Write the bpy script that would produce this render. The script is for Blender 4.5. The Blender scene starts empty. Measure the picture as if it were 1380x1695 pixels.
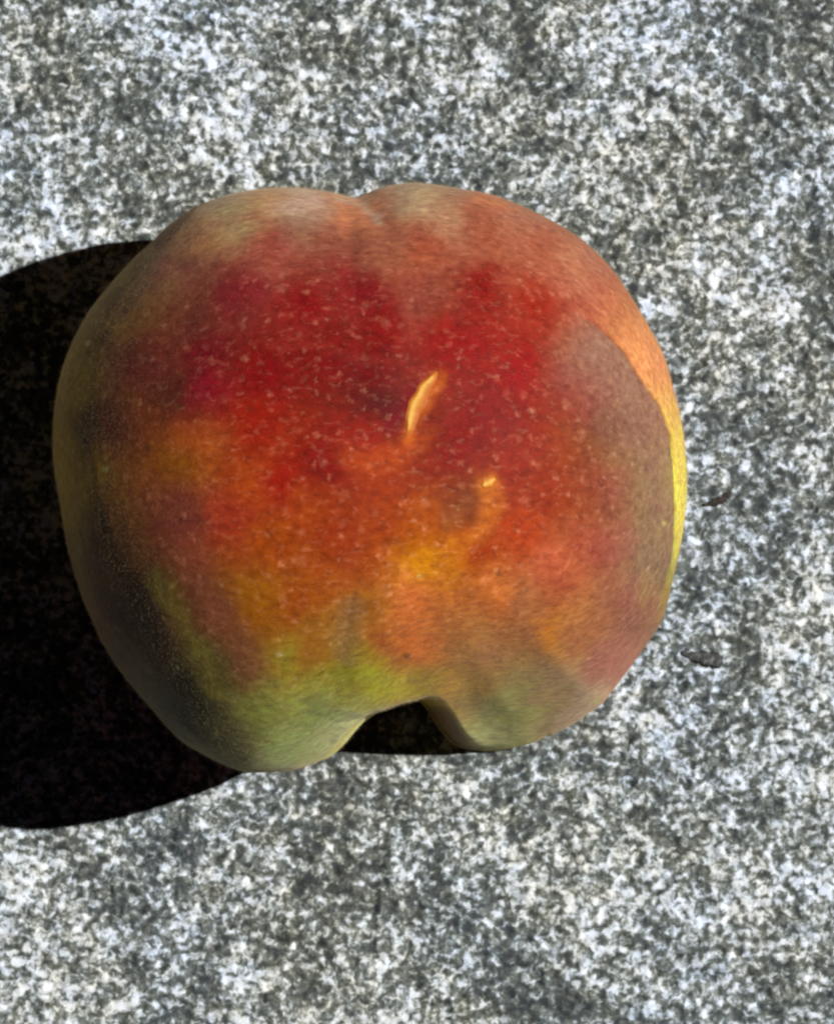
import bpy, bmesh, math, random
import numpy as np
from mathutils import Vector
from mathutils.bvhtree import BVHTree

# ------------------------------------------------------------------ camera, sky, sun, exposure
S = 7.18e-5                 # metres per photograph pixel at the widest part of the fruit
HALF = 0.0318               # height of the fruit's widest ring above the stone
DIST = 1.50                 # camera to that ring
CX, CY = 615.0, 790.0       # centre of the fruit in the outline table below
sc = bpy.context.scene
cam_d = bpy.data.cameras.new("camera")
cam = bpy.data.objects.new("camera", cam_d)
sc.collection.objects.link(cam)
cam.location = (0, 0, HALF + DIST)
cam.rotation_euler = (0, 0, 0)
cam_d.sensor_fit = 'HORIZONTAL'
cam_d.sensor_width = 36
cam_d.lens = 36 * DIST / (1380 * S)
cam_d.clip_start = 0.01
cam_d.clip_end = 100
cam_d.dof.use_dof = True
cam_d.dof.focus_distance = DIST - 0.012
cam_d.dof.aperture_fstop = 64
sc.camera = cam

ELEV, AZ = math.radians(54.0), math.radians(17.0)
SUN = Vector((math.cos(ELEV) * math.cos(AZ), math.cos(ELEV) * math.sin(AZ), math.sin(ELEV)))
w = bpy.data.worlds.new("World"); sc.world = w; w.use_nodes = True
nt = w.node_tree
bg = nt.nodes['Background']
sky = nt.nodes.new('ShaderNodeTexSky')
sky.sky_type = 'NISHITA'; sky.sun_disc = False
sky.sun_elevation = ELEV; sky.sun_rotation = math.pi / 2 - AZ
sky.altitude = 8000; sky.air_density = 0.06; sky.dust_density = 0.0; sky.ozone_density = 1.0
nt.links.new(sky.outputs[0], bg.inputs[0]); bg.inputs[1].default_value = 0.05
sd = bpy.data.lights.new("sun", 'SUN'); sd.energy = 5.0; sd.angle = math.radians(0.5); sd.color = (1.0, 0.98, 0.945)
so = bpy.data.objects.new("sun", sd); sc.collection.objects.link(so)
so.rotation_euler = SUN.to_track_quat('Z', 'Y').to_euler()
sc.view_settings.view_transform = 'Standard'; sc.view_settings.look = 'None'
sc.view_settings.exposure = -0.15; sc.view_settings.gamma = 1.0
sc.cycles.filter_width = 2.0
sc.cycles.max_bounces = 8

# ------------------------------------------------------------------ helpers
def hash3(ix, iy, iz, seed):
    h = (ix.astype(np.int64) * 374761393 + iy.astype(np.int64) * 668265263 + iz.astype(np.int64) * 2147483647 + seed * 144269) & 0xffffffff
    h = ((h ^ (h >> 13)) * 1274126177) & 0xffffffff
    h = ((h ^ (h >> 16)) * 2246822519) & 0xffffffff
    return ((h ^ (h >> 15)) & 0xffffff) / float(0xffffff)

def vnoise(p, scale, seed=0):
    q = p * scale; i = np.floor(q).astype(np.int64); f = q - i; f = f * f * (3 - 2 * f)
    r = 0
    for dx in (0, 1):
        for dy in (0, 1):
            for dz in (0, 1):
                wt = (f[:, 0] if dx else 1 - f[:, 0]) * (f[:, 1] if dy else 1 - f[:, 1]) * (f[:, 2] if dz else 1 - f[:, 2])
                r = r + wt * hash3(i[:, 0] + dx, i[:, 1] + dy, i[:, 2] + dz, seed)
    return r * 2 - 1

def fbm(p, scale, octv, seed=0, gain=0.5):
    r = 0; a = 1.0
    for k in range(octv):
        r = r + a * vnoise(p, scale * 2.03 ** k, seed + k * 7); a *= gain
    return r

def sstep(a, b, x):
    t = np.clip((x - a) / (b - a), 0, 1); return t * t * (3 - 2 * t)

def mesh_obj(name, verts, faces, mat, parent=None, smooth=True):
    me = bpy.data.meshes.new(name)
    me.from_pydata([tuple(v) for v in verts], [], faces)
    me.update()
    if smooth: me.polygons.foreach_set("use_smooth", [True] * len(me.polygons))
    me.materials.append(mat)
    o = bpy.data.objects.new(name, me); sc.collection.objects.link(o)
    if parent: o.parent = parent
    return o

class NT:
    def __init__(s, name):
        s.m = bpy.data.materials.new(name); s.m.use_nodes = True; s.t = s.m.node_tree
        s.b = s.t.nodes['Principled BSDF']
    def n(s, typ, **kw):
        x = s.t.nodes.new(typ)
        for k, v in kw.items():
            if k.startswith('i_'): x.inputs[k[2:].replace('_', ' ')].default_value = v
            else: setattr(x, k, v)
        return x
    def l(s, a, b): s.t.links.new(a, b)
    def math(s, op, a, b=None, c=None, clamp=False):
        x = s.t.nodes.new('ShaderNodeMath'); x.operation = op; x.use_clamp = clamp
        for i, v in enumerate((a, b, c)):
            if v is None: continue
            if isinstance(v, (int, float)): x.inputs[i].default_value = v
            else: s.l(v, x.inputs[i])
        return x.outputs[0]
    def mix(s, fac, a, b, mode='MIX'):
        x = s.t.nodes.new('ShaderNodeMix'); x.data_type = 'RGBA'; x.blend_type = mode
        for i, v in ((0, fac), (6, a), (7, b)):
            if isinstance(v, (int, float)): x.inputs[i].default_value = v
            elif isinstance(v, tuple): x.inputs[i].default_value = v
            else: s.l(v, x.inputs[i])
        return x.outputs[2]
    def noise(s, vec, scale, detail=2, rough=0.5, dist=0.0):
        x = s.n('ShaderNodeTexNoise'); x.inputs['Scale'].default_value = scale; x.inputs['Detail'].default_value = detail
        x.inputs['Roughness'].default_value = rough; x.inputs['Distortion'].default_value = dist
        s.l(vec, x.inputs['Vector']); return x
    def ramp(s, fac, stops, interp='LINEAR'):
        x = s.n('ShaderNodeValToRGB'); e = x.color_ramp.elements; x.color_ramp.interpolation = interp
        e[0].position, e[0].color = stops[0]
        e[1].position, e[1].color = stops[-1]
        for p, c in stops[1:-1]:
            q = e.new(p); q.color = c
        s.l(fac, x.inputs[0]); return x.outputs[0]

# ------------------------------------------------------------------ granite ground
def granite_material():
    g = NT("granite")
    tc = g.n('ShaderNodeTexCoord').outputs['Object']
    # grains: sharp small crystals plus a finer noise, shifted by slow patches
    warp = g.noise(tc, 700, 2, 0.5)
    wv = g.n('ShaderNodeVectorMath', operation='MULTIPLY_ADD')
    g.l(warp.outputs['Color'], wv.inputs[0]); wv.inputs[1].default_value = (0.0011,) * 3; g.l(tc, wv.inputs[2])
    v1 = g.n('ShaderNodeTexVoronoi'); v1.inputs['Scale'].default_value = 1350; g.l(wv.outputs[0], v1.inputs['Vector'])
    s1 = g.n('ShaderNodeSeparateColor'); g.l(v1.outputs['Color'], s1.inputs[0])
    v2 = g.n('ShaderNodeTexVoronoi'); v2.inputs['Scale'].default_value = 850; g.l(wv.outputs[0], v2.inputs['Vector'])
    s2 = g.n('ShaderNodeSeparateColor'); g.l(v2.outputs['Color'], s2.inputs[0])
    n1 = g.noise(tc, 1010, 4, 0.60, 0.4).outputs[0]
    n2 = g.noise(tc, 55, 3, 0.6).outputs[0]
    n3 = g.noise(tc, 260, 2, 0.5).outputs[0]
    a = g.math('MULTIPLY', g.math('SUBTRACT', s1.outputs[0], 0.5), 0.26)
    b = g.math('MULTIPLY', g.math('SUBTRACT', s2.outputs[0], 0.5), 0.16)
    c = g.math('MULTIPLY', g.math('SUBTRACT', n1, 0.5), 1.75)
    d = g.math('MULTIPLY', g.math('SUBTRACT', n2, 0.5), 0.85)
    e = g.math('MULTIPLY', g.math('SUBTRACT', n3, 0.5), 0.72)
    t = g.math('ADD', g.math('ADD', a, b), g.math('ADD', g.math('ADD', c, d), e))
    t = g.math('MULTIPLY_ADD', t, 1.40, 0.485)
    col = g.ramp(t, [(0.0, (0.030, 0.036, 0.040, 1)), (0.24, (0.065, 0.075, 0.070, 1)), (0.44, (0.125, 0.142, 0.130, 1)),
                     (0.56, (0.24, 0.265, 0.26, 1)), (0.70, (0.46, 0.50, 0.54, 1)), (0.94, (0.76, 0.81, 0.90, 1))])
    # sparse larger dark crystals
    dk = g.math('MULTIPLY', g.math('SUBTRACT', g.noise(tc, 330, 2, 0.5, 0.3).outputs[0], 0.66), 9.0, clamp=True)
    col = g.mix(g.math('MULTIPLY', dk, 0.65), col, (0.075, 0.082, 0.08, 1))
    # warm and cool minerals
    hue = g.ramp(g.noise(tc, 420, 3, 0.6).outputs[0], [(0.34, (1.02, 0.97, 0.84, 1)), (0.5, (0.97, 1, 1.04, 1)), (0.66, (0.84, 0.96, 1.16, 1))])
    col = g.mix(0.5, col, hue, 'MULTIPLY')
    hue2 = g.ramp(g.noise(tc, 40, 2, 0.6).outputs[0], [(0.38, (1.06, 1.0, 0.88, 1)), (0.62, (0.96, 1.0, 1.05, 1))])
    col = g.mix(0.8, col, hue2, 'MULTIPLY')
    g.l(col, g.b.inputs['Base Color'])
    rg = g.ramp(s1.outputs[1], [(0.0, (0.45,) * 3 + (1,)), (1.0, (0.85,) * 3 + (1,))]); g.l(rg, g.b.inputs['Roughness'])
    bp = g.n('ShaderNodeBump'); bp.inputs['Strength'].default_value = 0.6; bp.inputs['Distance'].default_value = 0.00018
    g.l(g.math('ADD', n1, g.math('MULTIPLY', s2.outputs[1], 0.35)), bp.inputs['Height'])
    g.l(bp.outputs[0], g.b.inputs['Normal'])
    return g.m

def ground_height(xy):
    p = np.column_stack([xy, np.zeros(len(xy))])
    h = 0.00022 * fbm(p, 900, 2, 3) + 0.00016 * fbm(p, 160, 2, 11)
    return h

fine = 0.00026
inner = np.arange(-0.060, 0.0600001, fine)
outer = []; x = inner[-1]; st = fine
while x < 1.6:
    st *= 1.16; x += st; outer.append(x)
outer = np.array(outer)
ax = np.concatenate([-outer[::-1], inner, outer])
inner_y = np.arange(-0.070, 0.0700001, fine)
ay = np.concatenate([-(outer[::-1] + 0.01), inner_y, outer + 0.01])
X, Y = np.meshgrid(ax, ay)
xy = np.column_stack([X.ravel(), Y.ravel()])
hz = ground_height(xy) * np.where((np.abs(xy[:, 0]) < 0.2) & (np.abs(xy[:, 1]) < 0.2), 1.0, 0.3)
nx, ny = len(ax), len(ay)
idx = np.arange(nx * ny).reshape(ny, nx)
quads = np.stack([idx[:-1, :-1], idx[:-1, 1:], idx[1:, 1:], idx[1:, :-1]], -1).reshape(-1, 4)
me = bpy.data.meshes.new("ground")
me.vertices.add(nx * ny); me.vertices.foreach_set("co", np.column_stack([xy, hz]).astype(np.float32).ravel())
me.loops.add(quads.size); me.loops.foreach_set("vertex_index", quads.ravel().astype(np.int32))
me.polygons.add(len(quads)); me.polygons.foreach_set("loop_start", np.arange(0, quads.size, 4, dtype=np.int32))
me.polygons.foreach_set("use_smooth", np.ones(len(quads), dtype=bool))
me.update(calc_edges=True); me.materials.append(granite_material())
ground = bpy.data.objects.new("ground", me); sc.collection.objects.link(ground)
ground["kind"] = "structure"
ground["label"] = "flat grey and white speckled granite surface under the peach"

# ------------------------------------------------------------------ peach: shape
# outline of the fruit seen from above (photograph pixels), with and without the notch at its foot
NOTCHED = [(575,321),(610,313),(640,307),(690,301),(760,310),(820,323),(900,358),(950,390),(1008,445),(1063,520),(1098,585),(1115,650),
           (1130,710),(1137,780),(1132,840),(1122,900),(1110,960),(1093,1030),(1062,1080),(1032,1125),(1000,1170),(940,1212),(880,1243),
           (820,1256),(772,1252),(745,1236),(722,1205),(704,1172),(688,1160),(655,1168),(620,1182),(598,1196),(582,1215),(562,1238),(540,1256),(490,1273),(450,1277),(410,1275),(360,1256),(300,1222),
           (255,1175),(200,1108),(150,1020),(115,930),(96,840),(88,760),(92,690),(110,605),(144,530),(185,472),(226,425),(258,398),(285,372),
           (320,345),(380,321),(440,310),(500,308),(545,314)]
PLAIN = [p for p in NOTCHED if not (p[1] > 1150 and 545 < p[0] < 790)] + [(620, 1276), (700, 1268)]
def polar(tab):
    a = np.array([math.atan2(CY - y, x - CX) for x, y in tab]); r = np.array([math.hypot(x - CX, y - CY) for x, y in tab])
    o = np.argsort(a); a, r = a[o], r[o]
    th = np.linspace(-math.pi, math.pi, 1441)
    rr = np.interp(th, np.concatenate([a - 2 * math.pi, a, a + 2 * math.pi]), np.tile(r, 3))
    k = np.exp(-0.5 * (np.arange(-12, 13) / 3.0) ** 2); k /= k.sum()
    rr = np.convolve(np.concatenate([rr[-13:-1], rr, rr[1:13]]), k, 'valid')
    return th, rr
TH, R_NOTCH = polar(NOTCHED)
_, R_PLAIN = polar(PLAIN)
SUTURE = np.array([(575,300),(605,335),(632,366),(655,410),(680,450),(700,490),(708,545),(706,600),(690,660),(684,720),(715,790),(770,850),(765,920),(740,1000),(700,1090),(670,1170)], float)
def seg_dist(px, py, path):
    best = np.full(px.shape, 1e9); par = np.zeros(px.shape); side = np.zeros(px.shape)
    acc = 0.0
    for (x0, y0), (x1, y1) in zip(path[:-1], path[1:]):
        L = math.hypot(x1 - x0, y1 - y0)
        t = np.clip(((px - x0) * (x1 - x0) + (py - y0) * (y1 - y0)) / L ** 2, 0, 1)
        d = np.hypot(px - x0 - t * (x1 - x0), py - y0 - t * (y1 - y0))
        cr = ((x1 - x0) * (py - y0) - (y1 - y0) * (px - x0)) / L
        m = d < best
        best = np.where(m, d, best); par = np.where(m, acc + t * L, par); side = np.where(m, np.sign(cr), side)
        acc += L
    return best, par, side

bm = bmesh.new(); bmesh.ops.create_icosphere(bm, subdivisions=8, radius=1.0)
me = bpy.data.meshes.new("fruit_body"); bm.to_mesh(me); bm.free()
nv = len(me.vertices); co = np.empty(nv * 3, np.float32); me.vertices.foreach_get("co", co); d = co.reshape(-1, 3).astype(float)
th = np.arctan2(d[:, 1], d[:, 0]); cp = np.hypot(d[:, 0], d[:, 1]); sp = d[:, 2]
rp = np.interp(th, TH, R_PLAIN)
thc = math.radians(-84)
lobe = th - thc
rn_th = thc + lobe * (1 - 0.62 * np.clip(sp, 0, 0.7) * (lobe > 0) - 0.22 * np.clip(sp, 0, 0.8) * (lobe < 0))
rn = np.interp(rn_th, TH, R_NOTCH)
rn = np.where(np.abs(lobe) < 0.6, rn, rp)
rho = rp * np.power(np.clip(cp, 0, 1), 0.86)
wall = np.where(np.abs(lobe) < 0.5, rn, 1e6)
k = 9.0                                                     # rounded lip, pixels
hh = np.clip(0.5 + 0.5 * (wall - rho) / k, 0, 1)
rho = np.where(wall < 1e5, wall * (1 - hh) + rho * hh - k * hh * (1 - hh), rho)
zz = np.sign(sp) * np.power(np.abs(sp), 0.97)
px = CX + rho * np.cos(th); py = CY - rho * np.sin(th)
ds, par, side = seg_dist(px, py, SUTURE)
depth = 3 * np.exp(-(par / 110.0) ** 2) + 3 * np.exp(-((par - 330) / 190.0) ** 2) + 4
width = 15 + par * 0.16
width = width * np.where(side > 0, 0.85, 1.35)
groove = depth * np.exp(-(ds / width) ** 2) * sstep(-0.25, 0.0, sp)
# stalk-end crease on the left foot lobe and general slow lumps
dc, parc, _ = seg_dist(px, py, np.array([(505,1160),(545,1180),(590,1190),(620,1184)], float))
groove = groove + 3 * np.exp(-(dc / 11.0) ** 2) * (sp > 0)
lump = 5.0 * fbm(d + 3.3, 2.2, 2, 5) + 0.7 * fbm(d, 14, 3, 9)
off = (lump - groove) * S
# the widest ring sits lower where the right foot lobe rests on the stone
foot = np.exp(-((th + math.radians(67)) / math.radians(28)) ** 2)
high = np.exp(-((th + math.radians(112)) / math.radians(22)) ** 2); low = np.exp(-((th - math.radians(105)) / math.radians(35)) ** 2)
ring = HALF * (1 - (0.97 * foot - 0.14 * high + 0.07 * low) * sstep(0.1, 0.9, cp))
zc = np.where(sp < 0, ring * (1 + zz), ring + np.clip(zz, 0, 1) ** (1 + 1.1 * foot) * (2 * HALF - ring)) - HALF
P = np.column_stack([(px - 690) * S, (847.5 - py) * S, zc])
nrm = np.column_stack([np.cos(th) * cp, np.sin(th) * cp, sp]); P = P + nrm * off[:, None]
base = np.array([(CX - 690) * S, (847.5 - CY) * S, 0.0])
P[:, 2] += HALF
zmin = P[:, 2].min(); P[:, 2] += -zmin + 0.00005
P -= base
me.vertices.foreach_set("co", P.astype(np.float32).ravel()); me.update()
me.polygons.foreach_set("use_smooth", np.ones(len(me.polygons), dtype=bool))

# ------------------------------------------------------------------ peach: skin colour, with some light and shade painted in
# (x, y, r, g, b): sRGB skin colour, some light and shade worked in, at spots of the upper side, in photograph pixels
PIG_SHADE = [
    (500, 330, 231, 189, 161), (700, 320, 204, 169, 127), (600, 345, 231, 136, 85), (400, 350, 177, 149, 101), (440, 318, 214, 153, 96),
    (320, 400, 188, 130, 83), (450, 400, 164, 65, 52), (560, 400, 136, 64, 47), (700, 400, 164, 71, 46), (800, 380, 152, 67, 44),
    (800, 330, 219, 123, 75), (900, 420, 168, 86, 59), (960, 440, 182, 111, 81), (1000, 500, 176, 92, 67), (1060, 600, 133, 77, 40),
    (1105, 680, 167, 99, 38), (1125, 780, 231, 231, 47), (1120, 880, 231, 231, 66), (1100, 980, 162, 128, 63), (400, 480, 137, 28, 39),
    (500, 500, 134, 7, 14), (600, 480, 127, 7, 22), (640, 540, 130, 7, 7), (700, 490, 140, 62, 47), (800, 480, 129, 7, 7),
    (760, 560, 140, 7, 7), (900, 500, 146, 23, 7), (950, 650, 131, 23, 7), (850, 620, 141, 7, 7), (800, 700, 123, 7, 7),
    (550, 600, 119, 7, 7), (450, 620, 129, 7, 12), (350, 580, 117, 7, 23), (350, 650, 144, 7, 37), (420, 700, 152, 21, 7),
    (620, 690, 79, 7, 8), (620, 620, 107, 7, 10), (600, 740, 149, 22, 7), (550, 780, 122, 7, 7), (480, 800, 156, 8, 7),
    (690, 750, 126, 28, 7), (760, 740, 128, 7, 7), (770, 840, 112, 36, 7), (720, 860, 170, 74, 7), (730, 930, 231, 148, 7),
    (640, 860, 156, 57, 7), (560, 880, 146, 44, 7), (450, 900, 165, 69, 8), (380, 850, 170, 54, 30), (300, 850, 125, 58, 45),
    (300, 760, 144, 79, 10), (250, 700, 130, 60, 28), (220, 600, 95, 34, 26), (180, 700, 85, 34, 24), (120, 640, 190, 145, 32),  # left flank darkened to deepen its shade, its rim brightened like a glow
    (100, 780, 185, 140, 32), (150, 520, 170, 130, 36), (240, 440, 135, 95, 60), (200, 500, 110, 60, 35), (260, 600, 115, 42, 34),
    (160, 900, 100, 58, 28), (250, 1000, 85, 56, 28), (420, 1000, 165, 94, 7), (500, 1000, 154, 67, 7), (480, 1090, 159, 129, 35),
    (620, 1020, 148, 85, 19), (620, 1130, 163, 157, 7), (560, 1150, 146, 129, 26), (540, 1180, 106, 121, 60), (580, 1215, 231, 231, 160),
    (480, 1220, 161, 175, 94), (400, 1220, 110, 100, 50), (330, 1160, 70, 58, 28), (700, 1000, 224, 116, 54), (820, 1000, 231, 122, 48),
    (700, 1080, 231, 113, 43), (800, 1080, 231, 149, 83), (900, 950, 184, 83, 55), (900, 1050, 228, 133, 27), (900, 800, 139, 38, 7),
    (850, 870, 168, 52, 7), (780, 920, 156, 40, 7), (950, 1040, 198, 117, 64), (1000, 900, 151, 53, 43), (1050, 1000, 154, 77, 70),
    (1000, 1100, 196, 109, 93), (920, 1150, 231, 177, 104), (970, 1170, 231, 190, 145), (850, 1180, 231, 214, 102), (820, 1230, 231, 231, 140),  # lower right brightened to offset the shade on its slope
    (770, 1130, 231, 163, 27), (1000, 800, 130, 44, 25), (1090, 780, 79, 54, 40), (1090, 860, 81, 60, 37), (1095, 930, 86, 111, 45),
    (1040, 700, 98, 40, 19), (540, 1080, 146, 79, 21), (640, 1085, 159, 69, 28), (560, 1120, 110, 115, 7), (430, 1180, 137, 138, 62),
    (700, 1140, 170, 142, 7), (350, 1000, 99, 57, 34), (370, 1085, 95, 82, 39), (115, 900, 150, 115, 35), (190, 470, 190, 150, 40),
    (760, 340, 176, 130, 99), (850, 365, 181, 110, 82), (650, 400, 162, 89, 65), (500, 370, 141, 86, 61), (1020, 555, 124, 57, 25),
    (330, 520, 111, 48, 36), (300, 650, 76, 33, 23), (310, 450, 132, 60, 53), (430, 790, 173, 69, 18), (520, 845, 160, 60, 14),
    (640, 800, 157, 50, 7), (340, 730, 180, 82, 28), (840, 760, 139, 28, 7), (850, 1000, 163, 102, 66),
]
pig_shade = np.array(PIG_SHADE, float)
def lin(c):
    c = c / 255.0; return np.where(c <= 0.04045, c / 12.92, ((c + 0.055) / 1.055) ** 2.4)
pl = lin(pig_shade[:, 2:5])
ux = px + 20 * vnoise(d, 7, 41) + 9 * vnoise(d, 22, 43); uy = py + 16 * vnoise(d, 7, 47) + 9 * vnoise(d, 22, 49)
num = np.zeros((nv, 3)); den = np.zeros(nv)
for i in range(len(pig_shade)):
    wgt = 1.0 / ((ux - pig_shade[i, 0]) ** 2 + (uy - pig_shade[i, 1]) ** 2 + 34.0 ** 2) ** 2.0
    num += wgt[:, None] * pl[i]; den += wgt
col = num / den[:, None]
def blend(mask, rgb):
    global col
    col = col * (1 - mask[:, None]) + mask[:, None] * lin(np.array(rgb, float))[None, :]
wx = px + 10 * vnoise(d, 16, 61); wy = py + 10 * vnoise(d, 16, 63)
# yellow flank with a crisp edge towards a dull brown patch
EDGE = np.array([(930,505),(985,545),(1028,585),(1056,632),(1086,672),(1103,720),(1111,790),(1112,860),(1106,930),(1090,1010)], float)
de, pe, se = seg_dist(px + 2.5 * vnoise(d, 9, 65), py, EDGE)
inside = (se > 0).astype(float)
dull = sstep(170, 8, de) * inside * sstep(0, 90, pe) * sstep(620, 480, pe)
blend(0.85 * dull * (sp > 0), (146, 104, 86))
flank = sstep(-3, 7, de) * (1 - inside) * sstep(20, 150, pe) * sstep(560, 430, pe)
flank = np.where(px > 900, flank, 0)
mixy = sstep(600, 790, py)
yel = lin(np.array([222., 140., 86.]))[None] * (1 - mixy)[:, None] + lin(np.array([240., 216., 90.]))[None] * mixy[:, None]
fm = (1.0 * flank)[:, None]; col = col * (1 - fm) + yel * fm
def streak(path, width, amt, rgb, soft=0.5):
    ds_, _, _ = seg_dist(wx, wy, np.array(path, float))
    blend(amt * sstep(width, width * (1 - soft) - 1, ds_) * (sp > 0), rgb)
streak([(262,955),(300,1010),(335,1080),(355,1140)], 30, 0.5, (140, 125, 45), 1.0)
streak([(322,925),(355,985),(395,1060),(425,1110)], 48, 0.6, (140, 72, 50), 0.9)
streak([(480,1075),(478,1105)], 18, 0.35, (120, 135, 40), 0.9)
streak([(578,1008),(568,1040),(576,1078)], 34, 0.55, (120, 92, 58), 0.85)
streak([(870,1040),(895,1085),(930,1130)], 28, 0.3, (145, 85, 66), 1.0)
streak([(610,1120),(665,1140)], 30, 0.4, (160, 155, 35), 0.9)
streak([(505,1172),(560,1186),(600,1188)], 9, 0.5, (88, 92, 60), 0.8)
streak([(770,1168),(850,1185)], 40, 0.35, (120, 125, 55), 0.9)
# orange drawn down from the scars
streak([(690,735),(640,755),(590,770)], 40, 0.5, (190, 78, 18), 1.0)
streak([(815,800),(812,840),(795,870),(770,905),(745,945)], 26, 0.5, (205, 115, 28), 1.0)
streak([(740,905),(735,960)], 34, 0.5, (200, 110, 22), 0.9)
streak([(775,830),(745,860)], 32, 0.45, (140, 78, 35), 0.9)
streak([(718,720),(708,742)], 13, 0.6, (150, 55, 12), 0.9)
streak([(640,620),(560,612),(470,610)], 26, 0.12, (118, 10, 26), 0.9)
streak([(690,640),(655,700)], 22, 0.6, (118, 4, 22), 0.8)
# thin pale line across the red
streak([(430,575),(520,578),(600,598),(700,612)], 12, 0.12, (180, 70, 55), 0.7)

cheek_shade = (1 - hh) * (wall < 1e5) * (lobe > 0) * (lobe < 0.35) * (sp > 0)
blend(0.8 * cheek_shade * sstep(1165, 1185, py), (105, 58, 42))  # shade on the right lobe's inner side, painted brown into the skin
blend(0.7 * (1 - hh) * (wall < 1e5) * (lobe < 0) * (lobe > -0.35) * (sp > 0) * sstep(1190, 1215, py), (215, 205, 95))  # sunlit inner face of the left lobe, painted pale yellow
streak([(240,405),(168,500),(127,605),(108,700),(104,780),(112,860)], 34, 0.7, (185, 138, 32), 1.0)  # yellow skin along the left limb, with its rim glow painted in
streak([(560,322),(605,338),(630,368)], 15, 0.5, (225, 195, 160), 0.9)  # painted highlight on the ridge left of the cleft
streak([(722,624),(710,650),(700,675),(690,700),(680,724)], 20, 0.8, (195, 92, 20), 0.95)
streak([(812,796),(800,804)], 26, 0.7, (200, 110, 22), 1.0)

# small dark pits and pale flecks
for (x, y, r) in [(302,675,6),(250,743,5),(305,863,5),(824,948,6),(674,1086,6),(418,680,4)]:
    blend(0.55 * sstep(r + 2, r - 2, np.hypot(px - x, py - y)) * (sp > 0), (70, 45, 25))
for (x, y, r) in [(466,1079,4),(677,1161,4),(695,953,3),(300,1101,3),(362,1211,4),(1096,866,3),(153,572,5),(180,778,5),(990,1165,6)]:
    blend(0.7 * sstep(r + 2, r - 2, np.hypot(px - x, py - y)) * (sp > 0), (215, 200, 120))
# the side lying on the stone: yellow with a dull red blush
under = sstep(-0.02, -0.35, sp)
und = lin(np.array([190, 140, 50.0]))[None, :] * (1 - sstep(-.3, .5, vnoise(d, 2.2, 77)))[:, None] + lin(np.array([140, 45, 35.0]))[None, :] * sstep(-.3, .5, vnoise(d, 2.2, 77))[:, None]
col = col * (1 - under[:, None]) + und * under[:, None]
col = np.clip(col, 0, 1)
at = me.color_attributes.new("pigment_and_shade", 'FLOAT_COLOR', 'POINT')
at.data.foreach_set("color", np.column_stack([col, np.ones(nv)]).astype(np.float32).ravel())

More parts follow.
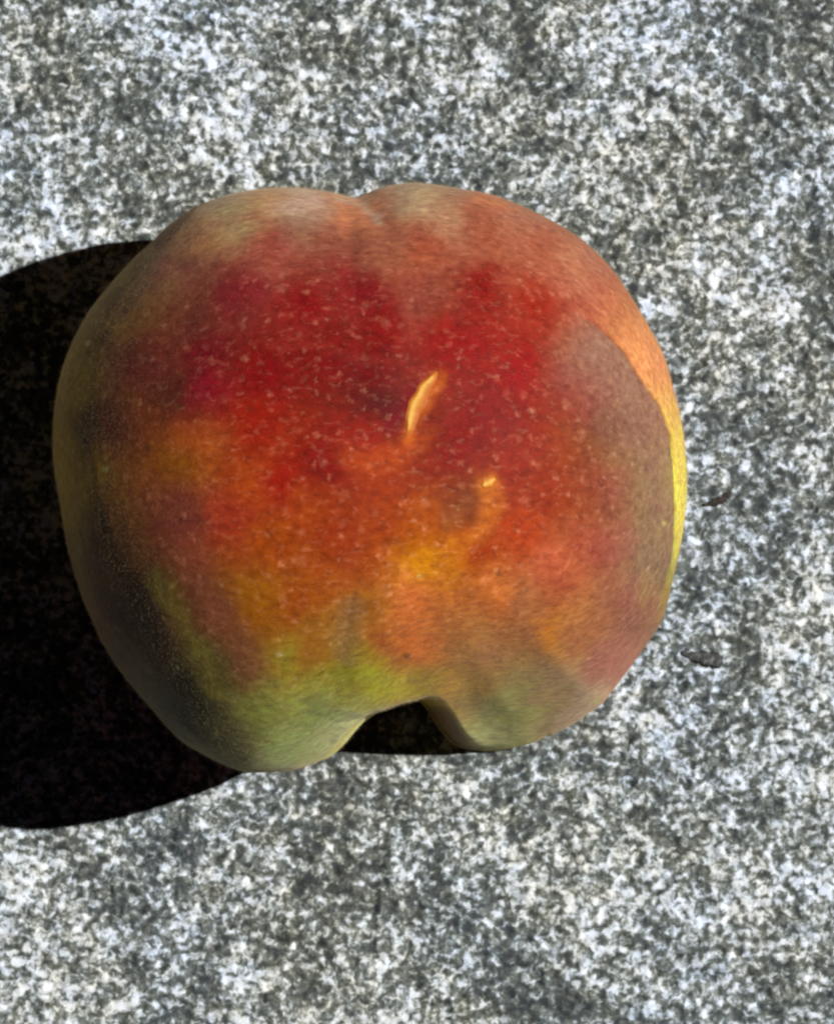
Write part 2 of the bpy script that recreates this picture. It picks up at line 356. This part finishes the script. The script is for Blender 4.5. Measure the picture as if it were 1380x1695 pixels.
def skin_material():
    g = NT("peach_skin")
    tc = g.n('ShaderNodeTexCoord').outputs['Object']
    att = g.n('ShaderNodeAttribute', attribute_name="pigment_and_shade").outputs['Color']
    # blush mottling, slightly drawn out across the fruit
    mp = g.n('ShaderNodeMapping'); mp.inputs['Scale'].default_value = (0.75, 1, 1); g.l(tc, mp.inputs[0])
    n1 = g.noise(mp.outputs[0], 1100, 4, 0.6, 0.3).outputs[0]
    f1 = g.ramp(n1, [(0.30, (0.62, 0.55, 0.60, 1)), (0.5, (1, 1, 1, 1)), (0.72, (1.28, 1.55, 1.6, 1))])
    c = g.mix(0.75, att, f1, 'MULTIPLY')
    n2 = g.noise(tc, 210, 4, 0.6).outputs[0]
    f2 = g.ramp(n2, [(0.32, (0.80, 0.66, 0.80, 1)), (0.5, (1, 1, 1, 1)), (0.68, (1.12, 1.32, 1.05, 1))])
    c = g.mix(0.35, c, f2, 'MULTIPLY')
    # pale lenticels
    wn = g.noise(tc, 1500, 2, 0.5).outputs['Color']
    wv = g.n('ShaderNodeVectorMath', operation='MULTIPLY_ADD'); g.l(wn, wv.inputs[0]); wv.inputs[1].default_value = (0.0011,) * 3; g.l(tc, wv.inputs[2])
    for sc_, thr, amt in ((430, 0.25, 0.34), (720, 0.27, 0.50)):
        v = g.n('ShaderNodeTexVoronoi'); v.inputs['Scale'].default_value = sc_; g.l(wv.outputs[0], v.inputs['Vector'])
        sep = g.n('ShaderNodeSeparateColor'); g.l(v.outputs['Color'], sep.inputs[0])
        rad = g.math('MULTIPLY', sep.outputs[0], thr * 1.5)
        m = g.math('MULTIPLY', g.math('SUBTRACT', rad, v.outputs['Distance']), 3.2, clamp=True)
        m = g.math('MULTIPLY', m, amt)
        zone = g.ramp(g.noise(tc, 90, 2, 0.5).outputs[0], [(0.35, (0.35,) * 3 + (1,)), (0.6, (1, 1, 1, 1))])
        m = g.math('MULTIPLY', m, zone)
        pale = g.mix(0.45, (0.62, 0.34, 0.20, 1), g.mix(1.0, c, (2.4, 2.6, 2.6, 1), 'MULTIPLY'))
        c = g.mix(m, c, pale)
    mp2 = g.n('ShaderNodeMapping'); mp2.inputs['Scale'].default_value = (0.6, 1, 1); g.l(tc, mp2.inputs[0])
    fl = g.noise(mp2.outputs[0], 1200, 3, 0.6, 0.15).outputs[0]
    fm_ = g.math('MULTIPLY', g.math('SUBTRACT', fl, 0.55), 1.9, clamp=True)
    c = g.mix(fm_, c, g.mix(0.5, (0.55, 0.30, 0.17, 1), g.mix(1.0, c, (2.2, 2.4, 2.4, 1), 'MULTIPLY')))
    g.l(c, g.b.inputs['Base Color'])
    g.b.inputs['Roughness'].default_value = 0.62
    g.b.inputs['Specular IOR Level'].default_value = 0.12
    g.b.inputs['Sheen Weight'].default_value = 0.11
    g.b.inputs['Sheen Roughness'].default_value = 0.38
    g.b.inputs['Sheen Tint'].default_value = (1.0, 0.86, 0.70, 1)
    g.b.inputs['Subsurface Weight'].default_value = 0.12
    g.b.inputs['Subsurface Radius'].default_value = (1.0, 0.45, 0.15)
    g.b.inputs['Subsurface Scale'].default_value = 0.0012
    bp = g.n('ShaderNodeBump'); bp.inputs['Strength'].default_value = 0.35; bp.inputs['Distance'].default_value = 0.00012
    g.l(n1, bp.inputs['Height']); g.l(bp.outputs[0], g.b.inputs['Normal'])
    return g.m
skin = skin_material(); me.materials.append(skin)
peach = bpy.data.objects.new("peach", None); sc.collection.objects.link(peach)
peach.location = base; peach.empty_display_size = 0.02
peach["label"] = "fuzzy red and yellow peach with a cleft, lying on the granite"
peach["category"] = "peach"
body = bpy.data.objects.new("fruit_body", me); sc.collection.objects.link(body); body.parent = peach

# ------------------------------------------------------------------ scars raised on the skin
bvh = BVHTree.FromPolygons([v.co for v in me.vertices], [tuple(p.vertices) for p in me.polygons])
def on_skin(x, y):
    X_, Y_ = (x - CX) * S, (CY - y) * S
    loc, nr, _, _ = bvh.ray_cast(Vector((X_, Y_, 0.2)), Vector((0, 0, -1)))
    return loc, nr
def scar_material(name, inner_c, mid_c, outer_c):
    g = NT(name)
    tc = g.n('ShaderNodeTexCoord').outputs['Object']
    at_ = g.n('ShaderNodeAttribute', attribute_name="across").outputs['Fac']
    n = g.noise(tc, 1300, 3, 0.6).outputs[0]
    f = g.math('ADD', at_, g.math('MULTIPLY', g.math('SUBTRACT', n, 0.5), 0.7))
    c = g.ramp(f, [(0.15, outer_c), (0.62, mid_c), (0.98, inner_c)])
    g.l(c, g.b.inputs['Base Color']); g.b.inputs['Roughness'].default_value = 0.6
    g.b.inputs['Specular IOR Level'].default_value = 0.2
    g.b.inputs['Sheen Weight'].default_value = 0.1
    bp = g.n('ShaderNodeBump'); bp.inputs['Strength'].default_value = 0.4; bp.inputs['Distance'].default_value = 0.0001
    g.l(n, bp.inputs['Height']); g.l(bp.outputs[0], g.b.inputs['Normal'])
    return g.m
def scar(path, widths, height, mat, label, peak=0.5):
    path = np.array(path, float); n = 60; m = 17
    L = np.concatenate([[0], np.cumsum(np.hypot(*np.diff(path, axis=0).T))]); t = np.linspace(0, L[-1], n)
    cx = np.interp(t, L, path[:, 0]); cy = np.interp(t, L, path[:, 1]); wd = np.interp(t, L, widths)
    kk = np.ones(7) / 7
    cx[3:-3] = np.convolve(cx, kk, 'valid'); cy[3:-3] = np.convolve(cy, kk, 'valid'); wd[3:-3] = np.convolve(wd, kk, 'valid')
    tx, ty = np.gradient(cx), np.gradient(cy); ln = np.hypot(tx, ty); tx, ty = tx / ln, ty / ln
    vs, ac = [], []
    for i in range(n):
        for j in range(m):
            u = j / (m - 1)
            wob = wd[i] * (1 + 0.10 * math.sin(i * 0.21 + (2 if u > .5 else 0)) + 0.05 * math.sin(i * 0.47))
            o = (u - 0.5) * wob
            x_, y_ = cx[i] + ty[i] * o, cy[i] - tx[i] * o
            loc, nr = on_skin(x_, y_)
            prof = (u / peak if u < peak else (1 - u) / (1 - peak)); prof = prof * prof * (3 - 2 * prof)
            endf = min(1, min(i, n - 1 - i) / 9.0); endf = math.sin(endf * math.pi / 2)
            hgt = height * prof * endf * (0.85 + 0.15 * math.sin(i * 0.3))
            vs.append(loc + nr * (hgt - 0.00003)); ac.append((prof * endf) ** 2.2)
    fs = [(i * m + j, i * m + j + 1, (i + 1) * m + j + 1, (i + 1) * m + j) for i in range(n - 1) for j in range(m - 1)]
    o = mesh_obj("scar", vs, fs, mat, peach)
    # face outwards
    if o.data.polygons[0].normal.z < 0: o.data.flip_normals()
    a_ = o.data.attributes.new("across", 'FLOAT', 'POINT'); a_.data.foreach_set("value", ac)
    o["label"] = label
    return o
sm = scar_material("scar_skin", (0.78, 0.42, 0.09, 1), (0.62, 0.25, 0.025, 1), (0.50, 0.125, 0.012, 1))
scar([(724,618),(716,632),(702,650),(690,676),(682,700),(676,726)], [6, 18, 32, 34, 26, 10], 0.0002, sm, "long yellow scar in the middle of the red skin", peak=0.3)
scar([(818,792),(806,800),(794,806)], [14, 30, 14], 0.0002, sm, "small yellow spot of scarred skin right of the long scar", peak=0.5)

# ------------------------------------------------------------------ fuzz: short fine hairs all over the skin
rng = np.random.default_rng(5)
NH = 150000
tri_n = np.empty(len(me.polygons) * 3, np.float32); me.polygons.foreach_get("normal", tri_n); tri_n = tri_n.reshape(-1, 3)
tv = np.empty(len(me.polygons) * 3, np.int32); me.loops.foreach_get("vertex_index", tv); tv = tv.reshape(-1, 3)
Pf = P
area = 0.5 * np.linalg.norm(np.cross(Pf[tv[:, 1]] - Pf[tv[:, 0]], Pf[tv[:, 2]] - Pf[tv[:, 0]]), axis=1)
dens = area * (0.35 + 0.65 * sstep(-0.4, 0.0, Pf[tv[:, 0], 2] / HALF - 1))
pick = rng.choice(len(tv), NH, p=dens / dens.sum())
r1, r2 = rng.random(NH), rng.random(NH); s_ = np.sqrt(r1)
root = Pf[tv[pick, 0]] * (1 - s_)[:, None] + Pf[tv[pick, 1]] * (s_ * (1 - r2))[:, None] + Pf[tv[pick, 2]] * (s_ * r2)[:, None]
N = tri_n[pick].astype(float)
lay = rng.normal(size=(NH, 3)) * 0.45 + np.array([0.5, -0.1, 0.1])
lay = lay - (lay * N).sum(1)[:, None] * N
hl = rng.uniform(0.00010, 0.00034, NH)[:, None]
p0 = root - N * 0.00003; p1 = root + (N * 0.75 + lay * 0.45) * hl * 0.5; p2 = root + (N * 0.95 + lay * 1.1) * hl
hp = np.stack([p0, p1, p2], 1).reshape(-1, 3)
hc = bpy.data.hair_curves.new("fuzz"); hc.add_curves([3] * NH)
hc.attributes['position'].data.foreach_set("vector", hp.astype(np.float32).ravel())
ra = hc.attributes.new("radius", 'FLOAT', 'POINT') if 'radius' not in hc.attributes else hc.attributes['radius']
ra.data.foreach_set("value", np.tile(np.array([4.2e-6, 3.4e-6, 1e-6], np.float32), NH))
g = NT("fuzz_hair")
g.b.inputs['Base Color'].default_value = (0.60, 0.46, 0.26, 1); g.b.inputs['Roughness'].default_value = 0.6
g.b.inputs['Specular IOR Level'].default_value = 0.3
tr = g.n('ShaderNodeBsdfTranslucent'); tr.inputs[0].default_value = (0.60, 0.44, 0.22, 1)
mx = g.n('ShaderNodeMixShader'); mx.inputs[0].default_value = 0.45
g.l(g.b.outputs[0], mx.inputs[1]); g.l(tr.outputs[0], mx.inputs[2]); g.l(mx.outputs[0], g.t.nodes['Material Output'].inputs[0])
hc.materials.append(g.m)
fz = bpy.data.objects.new("fuzz", hc); sc.collection.objects.link(fz); fz.parent = peach
fz["kind"] = "stuff"

# ------------------------------------------------------------------ dark specks of debris right of the fruit
def debris_material(name, c):
    g = NT(name); tc = g.n('ShaderNodeTexCoord').outputs['Object']
    n = g.noise(tc, 1500, 3, 0.6).outputs[0]
    g.l(g.ramp(n, [(0.3, tuple(v * 0.4 for v in c) + (1,)), (0.55, c + (1,)), (0.78, tuple(v * 4.5 for v in c) + (1,))]), g.b.inputs['Base Color'])
    g.b.inputs['Roughness'].default_value = 0.8
    return g.m
def sliver(name, path, widths, thick, mat, label, cat):
    """tapering flattened strip following a path on the stone (path in mm from its own base)"""
    n = 22; m = 8; path = np.array(path, float) / 1000; wd = np.array(widths, float) / 1000
    L = np.concatenate([[0], np.cumsum(np.hypot(*np.diff(path, axis=0).T))]); t = np.linspace(0, L[-1], n)
    cx = np.interp(t, L, path[:, 0]); cy = np.interp(t, L, path[:, 1]); w_ = np.interp(t, L, wd)
    tx, ty = np.gradient(cx), np.gradient(cy); ln = np.hypot(tx, ty); tx, ty = tx / ln, ty / ln
    vs = []
    for i in range(n):
        for j in range(m):
            a = 2 * math.pi * j / m
            jit = 1 + 0.22 * math.sin(i * 1.1 + j * 2.1) + 0.2 * math.sin(i * 2.3 + j)
            vs.append((cx[i] + ty[i] * math.cos(a) * w_[i] * 0.5 * jit, cy[i] - tx[i] * math.cos(a) * w_[i] * 0.5 * jit, math.sin(a) * thick / 2000 * min(1, w_[i] / wd.max() + .3)))
    fs = [(i * m + j, i * m + (j + 1) % m, (i + 1) * m + (j + 1) % m, (i + 1) * m + j) for i in range(n - 1) for j in range(m)]
    fs += [tuple(range(m))[::-1], tuple((n - 1) * m + j for j in range(m))]
    return mesh_obj(name, vs, fs, mat)
KG = S * (HALF + DIST) / DIST
def place(o, x, y, label, cat):
    o.location = ((x - 690) * KG, (847.5 - y) * KG, 0.00012); o["label"] = label; o["category"] = cat
dm = debris_material("dark_debris", (0.035, 0.026, 0.020)); dg = debris_material("grey_debris", (0.055, 0.06, 0.058))
o = sliver("debris_sliver", [(-1.9,-.25),(-1.0,-.15),(0,.15),(.8,.75),(1.5,1.3)], [.25,.6,.95,.8,.3], .24, dm, "", "")
place(o, 1190, 832, "small dark brown sliver on the granite beside the peach's yellow edge", "debris")
o = sliver("debris_flake", [(-2.7,.75),(-1.7,.35),(-.6,.1),(.8,-.1),(1.8,-.25),(2.3,-.3)], [.4,.9,1.4,1.9,1.7,1.0], .22, dg, "", "")
place(o, 1165, 1090, "small charcoal grey flake on the granite to the lower right of the peach", "debris")
